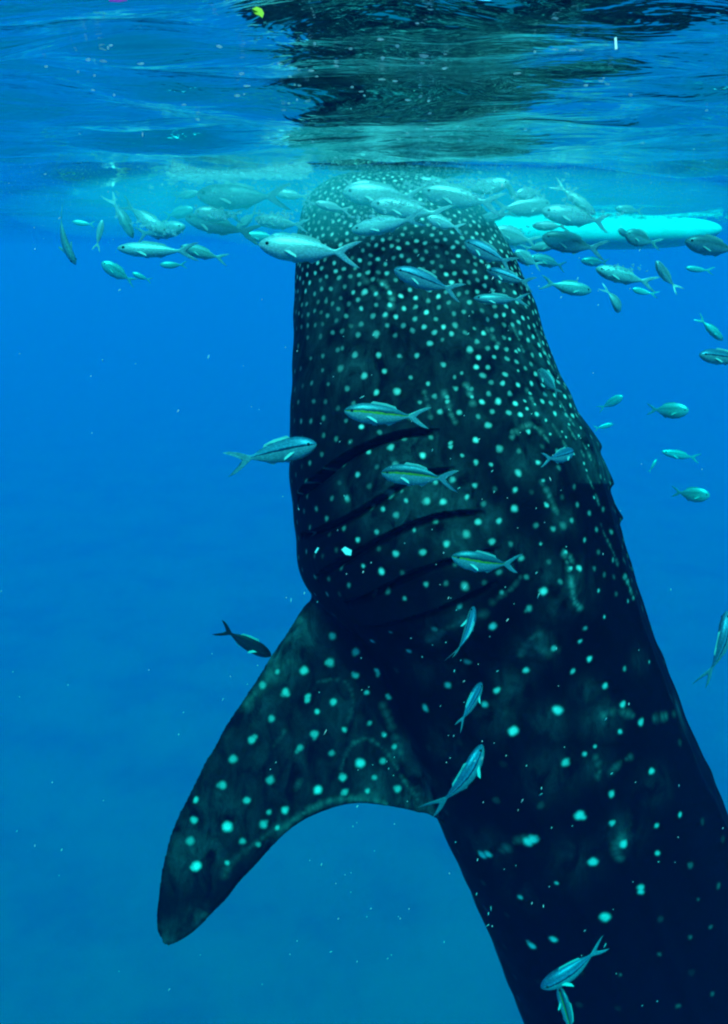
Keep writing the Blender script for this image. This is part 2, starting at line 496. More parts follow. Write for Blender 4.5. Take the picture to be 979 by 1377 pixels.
    q0 = np.stack([CX + (rel0 @ RIGHT) / dz0 * F_PX, CY - (rel0 @ UP) / dz0 * F_PX], 1)
    dm = np.full(nv, 1e9)
    for p in fold: dm = np.minimum(dm, np.hypot(q0[:, 0] - p[0], q0[:, 1] - p[1]))
    wt = np.clip(1.25 - dm / 34, 0, 1)[:, None] * (dz0 < 3.45)[:, None]
    deg = np.bincount(ed.reshape(-1), minlength=nv)[:, None].astype(float)
    for _ in range(70):
        acc = np.zeros_like(co)
        for a in range(3):
            acc[:, a] = np.bincount(ed[:, 0], co[ed[:, 1], a], nv) + np.bincount(ed[:, 1], co[ed[:, 0], a], nv)
        co = co + wt * .6 * (acc / np.maximum(deg, 1) - co)
    out.vertices.foreach_set('co', co.reshape(-1).astype(np.float32))
    out.update()
    no = np.empty(nv * 3, np.float32)
    out.vertex_normals.foreach_get('vector', no)
    no = no.reshape(-1, 3).astype(np.float64)
    bvh = BVHTree.FromPolygons([tuple(c) for c in co], [tuple(p.vertices) for p in out.polygons])
    kd = kdtree.KDTree(nv)
    for i in range(nv):
        kd.insert(co[i], i)
    kd.balance()
    # gill slits: a lifted flap edge above, a groove below
    disp = np.zeros(nv)
    shade_axis = at(560, 900, 3.2) - at(500, 600, 3.2)
    shade_axis /= np.linalg.norm(shade_axis)
    for gi, line in enumerate(GILLS):
        pts = []
        P = catmull(line, np.linspace(0, len(line) - 1, 90))
        for p in P:
            h, n = hit(*p)
            if h is not None: pts.append(np.array(h))
        pts = np.array(pts)
        d2 = np.linalg.norm(np.diff(pts, axis=0), axis=1)
        tg = np.gradient(pts, axis=0)
        tg /= np.linalg.norm(tg, axis=1)[:, None] + 1e-9
        gk = kdtree.KDTree(len(pts))
        for i, p in enumerate(pts): gk.insert(p, i)
        gk.balance()
        mid = pts[len(pts) // 2]
        near = np.where(np.linalg.norm(co - mid, axis=1) < .75)[0]
        for i in near:
            p, k, dist = gk.find(co[i])
            if dist > .13: continue
            n = no[i]
            perp = np.cross(n, tg[k])
            if np.dot(perp, shade_axis) < 0: perp = -perp
            v = co[i] - pts[k]
            e = float(np.dot(v, perp))
            along = k / (len(pts) - 1)
            if k in (0, len(pts) - 1) and abs(float(np.dot(v, tg[k]))) > .02: continue
            tp = min(1, along * 9 + .15) * min(1, (1 - along) * 7 + .2)
            if e < 0:
                dd = .022 * math.exp(e / .05)
            else:
                dd = -.038 * math.exp(-((e - .007) / .011) ** 2) - .006 * math.exp(-e / .05)
            disp[i] += dd * tp
    co2 = co + no * disp[:, None]
    # fine unevenness of the skin
    co2 += no * (.0035 * np.sin(co[:, 0] * 21 + 2 * np.sin(co[:, 2] * 13)) * np.sin(co[:, 2] * 17 + co[:, 1] * 9))[:, None]
    # markings, on slightly warped positions so that no spot is a perfect disc
    wc = co + .0014 * np.stack([np.sin(co[:, 2] * 170 + 2 * np.sin(co[:, 0] * 90)), np.sin(co[:, 0] * 190 + 3 * np.sin(co[:, 2] * 60)), np.sin(co[:, 0] * 150 + co[:, 1] * 110)], 1)
    kd = kdtree.KDTree(nv)
    for i in range(nv):
        kd.insert(wc[i], i)
    kd.balance()
    spot = np.zeros(nv)
    mott = np.zeros(nv)
    placed = []
    def paint(p, r, w, soft=.52):
        for c, i, d in kd.find_range(p, r * 1.3):
            v = w * min(1, max(0, (1.3 - d / r) / (1.3 - soft)))
            if v > spot[i]: spot[i] = v
    def region(lst, ox, oy, sc, wf):
        for x, y, r in lst:
            px, py = ox + x / sc, oy + y / sc
            h, n = hit(px, py)
            if h is None: continue
            R = r / sc * (np.linalg.norm(np.array(h) - C0)) / F_PX
            placed.append((h, R))
            w = wf(px, py, R)
            paint(h, R * .86, w)
            if random.random() < .4:
                paint(h + Vector(RIGHT * random.uniform(-1, 1) + UP * random.uniform(-1, 1)) * R * .7, R * .6, w * random.uniform(.5, .9))
    rw = lambda px, py: random.uniform(.5, 1.0)
    region(SPOTS5, 360, 380, 2.4475, lambda x, y, R: (rw(x, y) if x > 470 else .45) * (1 if R > .0095 else .8))
    region(SPOTS6, 360, 640, 2.4475, lambda x, y, R: rw(x, y) if x > 480 else .7)
    region(SPOTSF, 180, 760, 2.225, lambda x, y, R: random.uniform(.5, .8) if R < .0185 else 1.0)
    region(SPOTS2, 540, 900, 2.23, lambda x, y, R: (1.0 if R > .017 else .8) if x + .5 * y < 1490 and y < 1300 else .22)
    region(SPOTS8, 680, 680, 3.274, lambda x, y, R: rw(x, y))
    region(SPOTS7, 680, 400, 3.274, lambda x, y, R: .9)
    for pts, wpx, w in LINES:
        P = catmull(pts, np.linspace(0, len(pts) - 1, max(4, int(sum(math.dist(a, b) for a, b in zip(pts, pts[1:])) / 3))))
        for p in P:
            h, n = hit(*p)
            if h is not None and random.random() < .7:
                paint(h, wpx * random.uniform(.5, 1.15) * np.linalg.norm(np.array(h) - C0) / F_PX, w * random.uniform(.4, 1.05), .1)
    # project vertices into the photograph, to know which stretch of the animal they are on
    rel = co - C0
    dz = rel @ FWD
    py = CY - (rel @ UP) / dz * F_PX
    px = CX + (rel @ RIGHT) / dz * F_PX
    facing = np.einsum('ij,ij->i', no, rel) < 0
    # dense small spots on the head, wider apart lower down; also over the hidden sides
    order = RNG.permutation(nv)
    cell = {}
    def free(p, dmin):
        k = tuple(int(math.floor(c / .15)) for c in p)
        for a in (-1, 0, 1):
            for b in (-1, 0, 1):
                for c in (-1, 0, 1):
                    for q in cell.get((k[0] + a, k[1] + b, k[2] + c), ()):
                        if (q[0] - p[0]) ** 2 + (q[1] - p[1]) ** 2 + (q[2] - p[2]) ** 2 < dmin * dmin:
                            return False
        return True
    def put(p):
        cell.setdefault(tuple(int(math.floor(c / .15)) for c in p), []).append(tuple(p))
    for h, R in placed: put(h)
    dorsal_dir = math.cos(DORSAL) * -FWD + math.sin(DORSAL) * RIGHT
    cnt = 0
    for q, i in enumerate(order):
        y, x = py[i], px[i]
        if y > 560 and q > 90000: continue
        if y < 560 and q > 260000: break
        if y < 450 or (facing[i] and y < 560 and x > 640):
            f = max(0, min(1, (y - 250) / 200))
            dmin, r, w = .0195 + .015 * f, .0064 + .0022 * f, random.uniform(.4, 1.15)
            if x < 480 and y > 400: w *= .5
        elif facing[i]:
            dmin, r, w = (.055, .009, random.uniform(.12, .5)) if y < 800 else (.13, .014, random.uniform(.08, .25))
            if y > 1150 or (x > 560 and y > 820): w *= .5
        else:
            dmin, r, w = .13, .026, random.uniform(.5, 1)
        if not free(co[i], dmin): continue
        put(co[i])
        paint(Vector(co[i]), r, w)
    # paler mottled patches
    for x, y, r, w in MOTTLE:
        h, n = hit(x, y)
        if h is None: continue
        R = r * np.linalg.norm(np.array(h) - C0) / F_PX
        for c, i, d in kd.find_range(h, R * 1.5):
            mott[i] = max(mott[i], w * math.exp(-(d / R) ** 2 * 1.6))
    for i in np.where((py < 640))[0]:  # mottling strengthened up the head, also painting in brighter light and haze
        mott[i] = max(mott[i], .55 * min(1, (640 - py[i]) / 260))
    infin = (px < 600) & (py > 800) & facing & ((px - 600) * .9 + (py - 1100) * -.55 < -10)
    infin &= (px < 470 + (py - 830) * .43)
    tipfade = np.clip((1190 - py) / 60, .15, 1)
    mott = np.where(infin, np.maximum(mott, .19 * tipfade), mott)
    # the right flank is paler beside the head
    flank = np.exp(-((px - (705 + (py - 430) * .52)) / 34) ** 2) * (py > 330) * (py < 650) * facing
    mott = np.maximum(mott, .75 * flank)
    c0 = cs[np.argmin(np.abs(cs[:, 2] + 1.0))]
    belly = np.clip((-(no @ dorsal_dir) - .35) * 2.2, 0, 1)
    belly *= (px < 900)
    out.vertices.foreach_set('co', co2.reshape(-1).astype(np.float32))
    ca = out.color_attributes.new('marks', 'FLOAT_COLOR', 'POINT')
    ca.data.foreach_set('color', np.stack([spot, mott, belly, np.ones(nv)], 1).reshape(-1).astype(np.float32))
    out.polygons.foreach_set('use_smooth', np.ones(len(out.polygons), bool))
    out.update()
    # material
    m, nt, b = mat('whale_shark_skin')
    at_ = node(nt, 'ShaderNodeAttribute', attribute_name='marks')
    sep = node(nt, 'ShaderNodeSeparateColor')
    nt.links.new(at_.outputs['Color'], sep.inputs[0])
    geo = node(nt, 'ShaderNodeNewGeometry')
    n1 = node(nt, 'ShaderNodeTexNoise', Scale=13.0, Detail=6.0, Roughness=.65, Distortion=.9)
    mpv = node(nt, 'ShaderNodeMapping')
    mpv.inputs['Rotation'].default_value = (0, math.radians(-22), 0)
    mpv.inputs['Scale'].default_value = (1.25, 1.0, .55)
    nt.links.new(geo.outputs['Position'], mpv.inputs[0])
    nt.links.new(mpv.outputs[0], n1.inputs['Vector'])
    r1 = ramp(nt, [(.36, (0, 0, 0)), (.68, (1, 1, 1))])
    nt.links.new(n1.outputs[0], r1.inputs[0])
    n2 = node(nt, 'ShaderNodeTexNoise', Scale=38.0, Detail=5.0, Roughness=.7)
    nt.links.new(geo.outputs['Position'], n2.inputs['Vector'])
    mul = node(nt, 'ShaderNodeMath', operation='MULTIPLY')
    nt.links.new(sep.outputs[1], mul.inputs[0])
    nt.links.new(r1.outputs[0], mul.inputs[1])
    brk = node(nt, 'ShaderNodeMath', operation='MULTIPLY_ADD')
    nt.links.new(n2.outputs[0], brk.inputs[0])
    brk.inputs[1].default_value = 1.9
    brk.inputs[2].default_value = .05
    mul2 = node(nt, 'ShaderNodeMath', operation='MULTIPLY', use_clamp=True)
    nt.links.new(mul.outputs[0], mul2.inputs[0])
    nt.links.new(brk.outputs[0], mul2.inputs[1])
    def mixc(fac, a, bcol):
        mx = node(nt, 'ShaderNodeMix', data_type='RGBA')
        nt.links.new(fac, mx.inputs[0])
        for sock, v in ((mx.inputs[6], a), (mx.inputs[7], bcol)):
            if isinstance(v, tuple): sock.default_value = (*v, 1)
            else: nt.links.new(v, sock)
        return mx.outputs[2]
    base = mixc(n2.outputs[0], (.001, .0007, .003), (.004, .0032, .008))
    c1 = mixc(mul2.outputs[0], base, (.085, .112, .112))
    c2 = mixc(sep.outputs[2], c1, (.32, .36, .36))
    # spots slightly eaten at the edges and uneven inside
    sm_ = node(nt, 'ShaderNodeMath', operation='MULTIPLY_ADD')
    nt.links.new(n2.outputs[0], sm_.inputs[0])
    sm_.inputs[1].default_value = .55
    sm_.inputs[2].default_value = .68
    sp = node(nt, 'ShaderNodeMath', operation='MULTIPLY', use_clamp=True)
    nt.links.new(sep.outputs[0], sp.inputs[0])
    nt.links.new(sm_.outputs[0], sp.inputs[1])
    pw = node(nt, 'ShaderNodeMath', operation='POWER')
    nt.links.new(sp.outputs[0], pw.inputs[0])
    pw.inputs[1].default_value = 1.35
    c3 = mixc(pw.outputs[0], c2, (.78, .82, .68))
    nt.links.new(c3, b.inputs['Base Color'])
    b.inputs['Roughness'].default_value = .62
    b.inputs['Specular IOR Level'].default_value = .03
    bp = node(nt, 'ShaderNodeBump', Strength=.25, Distance=.01)
    nt.links.new(n2.outputs[0], bp.inputs['Height'])
    nt.links.new(bp.outputs[0], b.inputs['Normal'])
    root = link('whale_shark', None)
    tag(root, 'huge dark whale shark with pale spots hanging upright under the surface', 'whale shark')
    root.location = tuple(cs[len(cs) // 2])
    body = link('body', out, m, root)
    body.matrix_parent_inverse = Matrix.Translation(root.location).inverted()
    # eye low on the side of the head
    h, n = hit(409, 318)
    if h is not None:
        em, ent, eb = mat('shark_eye')
        eb.inputs['Base Color'].default_value = (.01, .012, .015, 1)
        eb.inputs['Roughness'].default_value = .2
        bm = bmesh.new()
        bmesh.ops.create_uvsphere(bm, u_segments=16, v_segments=10, radius=.026)
        e = bpy.data.meshes.new('shark_eye')
        bm.to_mesh(e)
        bm.free()
        eo = link('eye', e, em, root)
        eo.matrix_parent_inverse = Matrix.Translation(root.location).inverted()
        eo.location = Vector(h) - Vector(n) * .008
    return hit
hit = build_shark()

# ------------------------------------------------------------------ fish
def fish_material(name, back, side, belly, stripe, stripe_w, dark_line):
    m, nt, b = mat(name)
    a = node(nt, 'ShaderNodeAttribute', attribute_name='band')
    sep = node(nt, 'ShaderNodeSeparateColor')
    nt.links.new(a.outputs['Color'], sep.inputs[0])
    tc = node(nt, 'ShaderNodeTexCoord')
    nz = node(nt, 'ShaderNodeTexNoise', Scale=26.0, Detail=4.0)
    mp = node(nt, 'ShaderNodeMapping')
    mp.inputs['Scale'].default_value = (.6, 1, 1.6)
    nt.links.new(tc.outputs['Object'], mp.inputs[0])
    nt.links.new(mp.outputs[0], nz.inputs['Vector'])
    ad = node(nt, 'ShaderNodeMath', operation='MULTIPLY_ADD')
    nt.links.new(nz.outputs[0], ad.inputs[0])
    ad.inputs[1].default_value = .10
    nt.links.new(sep.outputs[0], ad.inputs[2])
    s0 = .66
    r = ramp(nt, [(.0, belly), (.42, side), (s0 - stripe_w - .03, side), (s0 - stripe_w, stripe), (s0 + stripe_w, stripe),
                  (s0 + stripe_w + .03, dark_line), (s0 + stripe_w + .08, dark_line), (.86, back), (1.0, back)])
    nt.links.new(ad.outputs[0], r.inputs[0])
    v = node(nt, 'ShaderNodeTexVoronoi', Scale=46.0)  # scale pattern, its contrast raised to paint in sparkle
    nt.links.new(mp.outputs[0], v.inputs['Vector'])
    mx = node(nt, 'ShaderNodeMix', data_type='RGBA', blend_type='MULTIPLY')
    mx.inputs[0].default_value = .7
    rv = ramp(nt, [(0, (1, 1, 1)), (.55, (.3, .36, .36))])
    nt.links.new(v.outputs['Distance'], rv.inputs[0])
    nt.links.new(r.outputs[0], mx.inputs[6])
    nt.links.new(rv.outputs[0], mx.inputs[7])
    nt.links.new(mx.outputs[2], b.inputs['Base Color'])
    b.inputs['Metallic'].default_value = .35
    b.inputs['Roughness'].default_value = .36
    b.inputs['Specular IOR Level'].default_value = .4
    return m

FM = {
    'stripe': fish_material('striped_fish_skin', (.10, .25, .30), (.55, .66, .62), (.75, .8, .75), (.62, .62, .05), .035, (.03, .09, .12)),
    'blue': fish_material('blue_striped_fish_skin', (.08, .24, .36), (.42, .56, .58), (.72, .78, .75), (.02, .05, .12), .03, (.15, .45, .62)),
    'silver': fish_material('silver_fish_skin', (.76, .86, .82), (.82, .9, .86), (.88, .92, .88), (.7, .8, .76), .02, (.5, .62, .6)),  # back colour raised to paint in the glitter along the top
    'dark': fish_material('dark_fish_skin', (.01, .02, .03), (.03, .05, .06), (.06, .09, .1), (.02, .04, .05), .02, (.015, .03, .04)),
    'grey': fish_material('grey_fish_skin', (.2, .38, .4), (.46, .6, .62), (.62, .7, .7), (.36, .48, .5), .02, (.22, .36, .38)),
}
fin_m, fnt, fb = mat('fish_fin')
fb.inputs['Base Color'].default_value = (.42, .55, .5, 1)
fb.inputs['Roughness'].default_value = .5
eye_m, _n, eb_ = mat('fish_eye')
eb_.inputs['Base Color'].default_value = (.012, .014, .016, 1)
eb_.inputs['Roughness'].default_value = .15

def bend_y(x, bend):
    """sideways curve of the body, growing towards the tail"""
    t = np.maximum(0, .25 - x)
    return bend * t ** 2

def fish_meshes(shape, bend):
    """body with forked tail as one surface, head towards +X; then fins and eyes"""
    H, W = {'slim': (.118, .075), 'full': (.145, .085), 'deep': (.20, .095)}[shape]
    xs = [.5, .492, .47, .43, .37, .28, .16, .03, -.1, -.2, -.275, -.31, -.33, -.36, -.40, -.44, -.47]
    hs = [.01, .16, .34, .55, .76, .95, 1.0, .96, .78, .52, .27, .20, .24, .48, .8, 1.05, 1.12]
    wd = [.01, .2, .42, .66, .86, 1.0, 1.0, .9, .66, .4, .2, .13, .10, .06, .04, .03, .02]
    fork = [0] * 12 + [.0, .02, .05, .09, .13]
    N = 20
    V, band = [], []
    for i, x in enumerate(xs):
        h, w = hs[i] * H, wd[i] * W
        if i >= 12: h = hs[i] * .135
        droop = -.012 * (1 - abs(x) * 2) if i < 11 else 0
        for j in range(N):
            th = 2 * math.pi * j / N
            s, c = math.sin(th), math.cos(th)
            z = h * s + droop
            y = w * c * (1 - .12 * s)
            xx = x
            if i >= 12:
                xx = x - fork[i] * abs(s) ** 1.3 + .6 * fork[i] * (1 - abs(s)) * .7
            V.append((xx, y + float(bend_y(np.array(xx), bend)), z))
            band.append(.5 + .5 * s if i < 12 else .30 + .1 * s)
    F = grid_faces(len(xs), N, wrap=True)
    k = len(V)
    V.append((.503, 0, -.004)); band.append(.5)
    xe = xs[-1] + .075
    V.append((xe, float(bend_y(np.array(xe), bend)), 0)); band.append(.3)
    n0 = (len(xs) - 1) * N
    for j in range(N):
        q = (j + 1) % N
        F.append((k, q, j))
        F.append((k + 1, n0 + j, n0 + q))
    body = mesh_np('fish_body', V, F)
    ca = body.color_attributes.new('band', 'FLOAT_COLOR', 'POINT')
    ca.data.foreach_set('color', np.array([(v, v, v, 1) for v in band], np.float32).reshape(-1))
    def fin(name, outline, off_y=0.0, tilt=0.0, th=.004):
        """thin tapered plate from an (x, z) outline"""
        V, F = [], []
        n = len(outline)
        z0 = outline[0][1]
        for s in (1, -1):
            for (x, z) in outline:
                y = s * th + off_y + tilt * (z - z0)
                V.append((x, y + float(bend_y(np.array(x), bend)), z))
        F.append(tuple(range(n)))
        F.append(tuple(range(2 * n - 1, n - 1, -1)))
        for j in range(n):
            q = (j + 1) % n
            F.append((j, j + n, q + n, q))
        return mesh_np(name, V, F, smooth=False)
    top = H * .93
    parts = [('dorsal_fin', fin('dorsal_fin', [(.2, top - .02), (.15, top + .03), (.08, top + .022), (-.02, top + .014), (-.14, top * .78 + .01), (-.17, top * .5), (0, top - .03)])),
             ('anal_fin', fin('anal_fin', [(-.03, -top + .0), (-.08, -top - .02), (-.14, -top * .75 - .015), (-.2, -top * .5), (-.1, -top * .6)])),
             ('pelvic_fin', fin('pelvic_fin', [(.17, -top + .01), (.12, -top - .03), (.07, -top - .028), (.09, -top + .01)]))]
    for s in (1, -1):
        parts.append(('pectoral_fin', fin('pectoral_fin', [(.24, -.03), (.15, -.075), (.09, -.1), (.1, -.07), (.19, -.02)], off_y=s * (W * .93), tilt=-s * .9)))
        bm = bmesh.new()
        bmesh.ops.create_uvsphere(bm, u_segments=10, v_segments=6, radius=.021)
        bmesh.ops.translate(bm, verts=bm.verts, vec=(.41, s * W * .58, .022))
        e = bpy.data.meshes.new('fish_eye')
        bm.to_mesh(e)
        bm.free()
        parts.append(('eye', e))
    return body, parts

PROTO = {}
def fish_proto(shape, bend, skin):
    key = (shape, bend, skin)
    if key not in PROTO:
        body, parts = fish_meshes(shape, bend)
        body.materials.append(FM[skin])
        for n, p in parts: p.materials.append(eye_m if n == 'eye' else fin_m)
        PROTO[key] = (body, parts)
    return PROTO[key]

def fish(label, px, py, ln, ang, depth, skin='silver', shape='full', yaw=0, roll=0, bend=0.0, up=None, group='fish schooling around the whale shark'):
    """px, py: middle of the fish; ln: its visible length in photograph pixels; ang: heading in the picture, 0 = right, 90 = up"""
    a, yw = math.radians(ang), math.radians(yaw)
    if isinstance(depth, str):
        h, n = hit(px, py)
        depth = (np.dot(np.array(h) - C0, FWD) if h is not None else 2.9) - float(depth)
    fwd = math.cos(yw) * (math.cos(a) * RIGHT + math.sin(a) * UP) - math.sin(yw) * FWD
    fwd /= np.linalg.norm(fwd)
    L = ln * depth / F_PX / max(.35, abs(math.cos(yw)))
    hgt = {'slim': .12, 'full': .15, 'deep': .2}[shape]
    for _ in range(60):
        p = at(px, py, depth)
        L = ln * depth / F_PX / max(.35, abs(math.cos(yw)))
        if p[2] + hgt * L + .5 * L * abs(fwd[2]) * (1 if fwd[2] * 1 else 1) * .3 < -.004: break
        depth *= .985
    u0 = np.array(up, float) if up is not None else np.array([0, 0, 1.0])
    u = u0 - np.dot(u0, fwd) * fwd
    if np.linalg.norm(u) < .05: u = UP - np.dot(UP, fwd) * fwd
    u /= np.linalg.norm(u)
    s = np.cross(u, fwd)
    r = math.radians(roll)
    u2 = math.cos(r) * u + math.sin(r) * s
    s2 = np.cross(u2, fwd)
    M = Matrix((( *fwd, ), ( *s2, ), ( *u2, ))).transposed().to_4x4()
    bend = round((bend + random.choice((-.3, -.15, 0, .15, .3))) / .15) * .15
    if ln > 110: ln *= .88
    L = ln * depth / F_PX / max(.35, abs(math.cos(yw)))
    body, parts = fish_proto(shape, bend, skin)
    root = link('fish', None)
    tag(root, label, 'fish', group)
    root.matrix_world = Matrix.Translation(Vector(p)) @ M @ Matrix.Diagonal((L, L * random.uniform(.85, 1.15), L * random.uniform(.82, 1.12), 1))
    link('body', body, None, root)
    if ln >= 38:
        for n, pm in parts: link(n, pm, None, root)
    return root

TOCAM = -FWD
# --- fish in front of the shark, from the top gill slit down
fish('silver fish with a yellow line facing left over the uppermost gill slit', 516, 557, 106, 176, '.22', 'stripe', 'full', yaw=8, bend=.25)
fish('blue-striped fish facing right at the left edge of the shark', 374, 606, 106, 9, 2.75, 'blue', 'full', yaw=10, bend=-.35)
fish('greenish fish with a bright yellow line facing left over the second gill slit', 560, 638, 94, 177, '.2', 'stripe', 'full', yaw=-6, bend=.2)
fish('silver fish with a yellow line facing left over the fourth gill slit', 652, 757, 92, 169, '.2', 'stripe', 'full', yaw=5, bend=-.2)
fish('small fish heading up with spread pectoral fins below the lowest gill slit', 631, 851, 70, 76, '.2', 'blue', 'slim', yaw=-28, roll=0, up=TOCAM * 1.0 + RIGHT * .35, bend=.3)
fish('short blue fish heading up right, middle of the three on the shark flank', 633, 946, 60, 56, '.2', 'blue', 'full', yaw=-30, up=TOCAM * .8 + UP * .5 - RIGHT * .6, bend=-.3)
fish('slender dim blue fish heading up right, lowest of the three on the shark flank', 627, 1048, 98, 61, '.18', 'blue', 'slim', yaw=-18, up=TOCAM * .5 - RIGHT * .7, bend=.35)
fish('striped fish facing lower left across the black lower body of the shark', 770, 1304, 98, 207, '.25', 'blue', 'full', yaw=4, bend=.15)
fish('dim fish with a green line cut off by the bottom of the photo', 764, 1362, 66, 108, '.25', 'stripe', 'slim', yaw=-20, up=TOCAM * .7 + RIGHT * .6, bend=.2)
fish('small fish turned away with its tail spread on the right flank of the shark', 754, 613, 46, 18, '.15', 'blue', 'full', yaw=-42, bend=.5)
fish('bluish fish facing left across the back of the spotted head', 572, 377, 88, 163, '.2', 'blue', 'full', yaw=8, bend=-.2)
fish('faint fish tilted head up along the right edge of the shark', 739, 513, 44, 128, '.08', 'grey', 'deep', yaw=-25)
fish('faint slim fish level across the right side of the spotted head', 672, 402, 70, 178, '.1', 'grey', 'slim', yaw=0)
fish('dark fish diving towards the leading edge of the pectoral fin', 332, 863, 76, -33, 3.25, 'dark', 'slim', yaw=-12, bend=.1)
# --- right-hand open water
fish('blue-backed fish facing left cut off by the right edge of the photo', 972, 480, 72, 178, 2.7, 'blue', 'full', yaw=18)
fish('faint fish heading down right just above the blue-backed fish at the edge', 957, 443, 44, -38, 4.4, 'silver', 'full', yaw=-15)
fish('small fish facing right in open water with its forked tail spread', 899, 552, 46, -4, 4.2, 'silver', 'deep', yaw=28, bend=.4)
fish('small pale fish facing right, the lowest in the open water at right', 930, 665, 42, -4, 4.4, 'silver', 'deep', yaw=25, bend=.4)
fish('faint thin fish facing left above the lowest fish at right', 915, 612, 54, 170, 6.2, 'silver', 'slim', yaw=10)
fish('tiny faint fish heading up beside the gill flaps of the shark', 878, 626, 20, 60, 6.5, 'silver', 'full')
fish('faint blurred fish facing up right between shark and open-water fish', 822, 541, 30, 30, 6.0, 'silver', 'deep', yaw=30)
fish('faint slim fish right of the gill flaps, level', 812, 573, 26, 12, 6.8, 'silver', 'slim')
fish('slim blue fish heading straight up, half out of the right edge', 973, 868, 92, 78, 2.4, 'blue', 'slim', yaw=-15, up=-RIGHT + TOCAM * .6, bend=.2)
# --- left cluster near the surface
fish('pale fish diving straight down, leftmost of the school', 84, 322, 66, -66, 3.3, 'silver', 'slim', yaw=-22, up=TOCAM + RIGHT * .3, bend=.8)
fish('thin bright fish standing nearly upright, second from the left of the school', 134, 315, 36, 72, 3.1, 'silver', 'slim', yaw=20, up=RIGHT)
fish('fish with its tail raised towards the surface, left of the school', 166, 292, 52, -68, 3.2, 'silver', 'slim', yaw=-25, bend=.6)
fish('silver fish diving right with its tail up beside the raised tail', 196, 294, 66, -32, 3.15, 'silver', 'full', yaw=-15, bend=.5)
fish('silver fish level in the middle of the left school', 215, 310, 72, 5, 3.4, 'silver', 'full', yaw=12, bend=.2)
fish('long faint fish facing left below the left school', 208, 336, 112, 179, 3.1, 'silver', 'slim', yaw=5, bend=.15)
fish('short fish facing left tucked behind the tail of the long faint fish', 272, 340, 54, 170, 3.5, 'silver', 'full', yaw=25)
fish('faint round fish lowest of the left school', 158, 366, 44, 150, 4.6, 'silver', 'deep', yaw=20)
fish('dark-bellied large fish facing left directly under the foam streak', 322, 264, 130, 180, 2.95, 'grey', 'full', yaw=6, bend=.1)
fish('dark fish heading up left between the two large fish at left', 292, 303, 92, 164, 3.1, 'grey', 'slim', yaw=-5, bend=-.3)
fish('bright silver fish just under the dark-bellied large fish', 292, 288, 60, 178, 2.95, 'silver', 'full', yaw=10)
fish('bright fish beside the left edge of the shark snout', 376, 299, 66, 176, 3.0, 'silver', 'full', yaw=12)
fish('large silver-grey fish facing left with its tail across the left edge of the shark', 411, 335, 142, 176, 2.55, 'silver', 'full', yaw=6, bend=-.25)
# --- over the snout
fish('large fish facing left across the top of the snout', 513, 262, 118, 178, 2.75, 'silver', 'full', yaw=5, bend=.1)
fish('silver fish facing left, middle of the three stacked on the snout', 548, 282, 100, 174, 2.72, 'silver', 'full', yaw=8, bend=-.15)
fish('silver fish facing left, lowest of the three stacked on the snout', 518, 302, 92, 188, 2.65, 'silver', 'full', yaw=-6, bend=.3)
fish('fish facing left above the right shoulder of the snout', 617, 266, 102, 172, 2.75, 'silver', 'full', yaw=5)
fish('bright fish facing right at the surface right of the snout', 652, 251, 66, 6, 2.9, 'silver', 'full', yaw=10)
fish('fish facing right touching the surface above the white float', 590, 248, 70, 176, 3.0, 'silver', 'slim', yaw=10)
fish('short fish facing left right under the surface over the white float', 712, 260, 40, 190, 2.9, 'silver', 'deep', yaw=20)
fish('slim fish heading down right under the surface above the float', 776, 268, 64, -33, 2.9, 'silver', 'slim', yaw=-15)
fish('fish facing right between snout and white float', 703, 278, 78, 8, 3.0, 'silver', 'full', yaw=-10)
fish('long fish facing left across the top of the white float', 775, 291, 96, 172, 2.9, 'silver', 'full', yaw=4, bend=-.2)
fish('grey fish facing left along the bottom of the white float', 768, 327, 82, 170, 3.0, 'grey', 'full', yaw=8, bend=.2)
fish('dark round fish in front of the bright white float', 861, 321, 46, 168, 3.4, 'grey', 'deep', yaw=18, bend=.2)
fish('small dark fish just left of the round one on the float', 840, 314, 22, 160, 3.6, 'grey', 'deep', yaw=30)
fish('large dim fish at the right edge overlapping the float tip', 958, 331, 80, 174, 2.9, 'grey', 'full', yaw=12)
fish('pale rounded fish against the left end of the float', 690, 318, 58, 170, 3.2, 'silver', 'deep', yaw=15)
fish('bluish fish facing up left beside the right side of the head', 656, 340, 70, 152, '.15', 'blue', 'full', yaw=-8)
fish('dim fish with its tail to the right against the right side of the head', 684, 372, 62, 160, '.12', 'blue', 'slim', yaw=-10)
fish('faint fish below the left end of the float', 738, 352, 56, 172, 4.0, 'silver', 'full', yaw=20)
fish('silver fish facing left below the float, tail to the right', 838, 371, 78, 167, 3.2, 'silver', 'full', yaw=6, bend=.15)
fish('silver fish heading up left below the right end of the float', 894, 370, 44, 130, 3.0, 'silver', 'full', yaw=20, bend=.2)
fish('faint fish facing right with its forked tail at left, below the float', 764, 386, 66, -8, 3.6, 'silver', 'full', yaw=-8, bend=.3)
fish('small fish diving with its bright tail up below the float', 829, 404, 30, -60, 3.2, 'silver', 'deep', yaw=-40, bend=.8)
fish('faint small fish behind the school, under the middle of the float', 800, 352, 40, 178, 5.0, 'silver', 'full', yaw=10)
fish('faint small fish left of the snout behind the large fish', 352, 318, 46, 182, 4.6, 'silver', 'full', yaw=15)
fish('faint small fish among the raised tails at left', 240, 286, 44, 8, 4.4, 'silver', 'full', yaw=15)

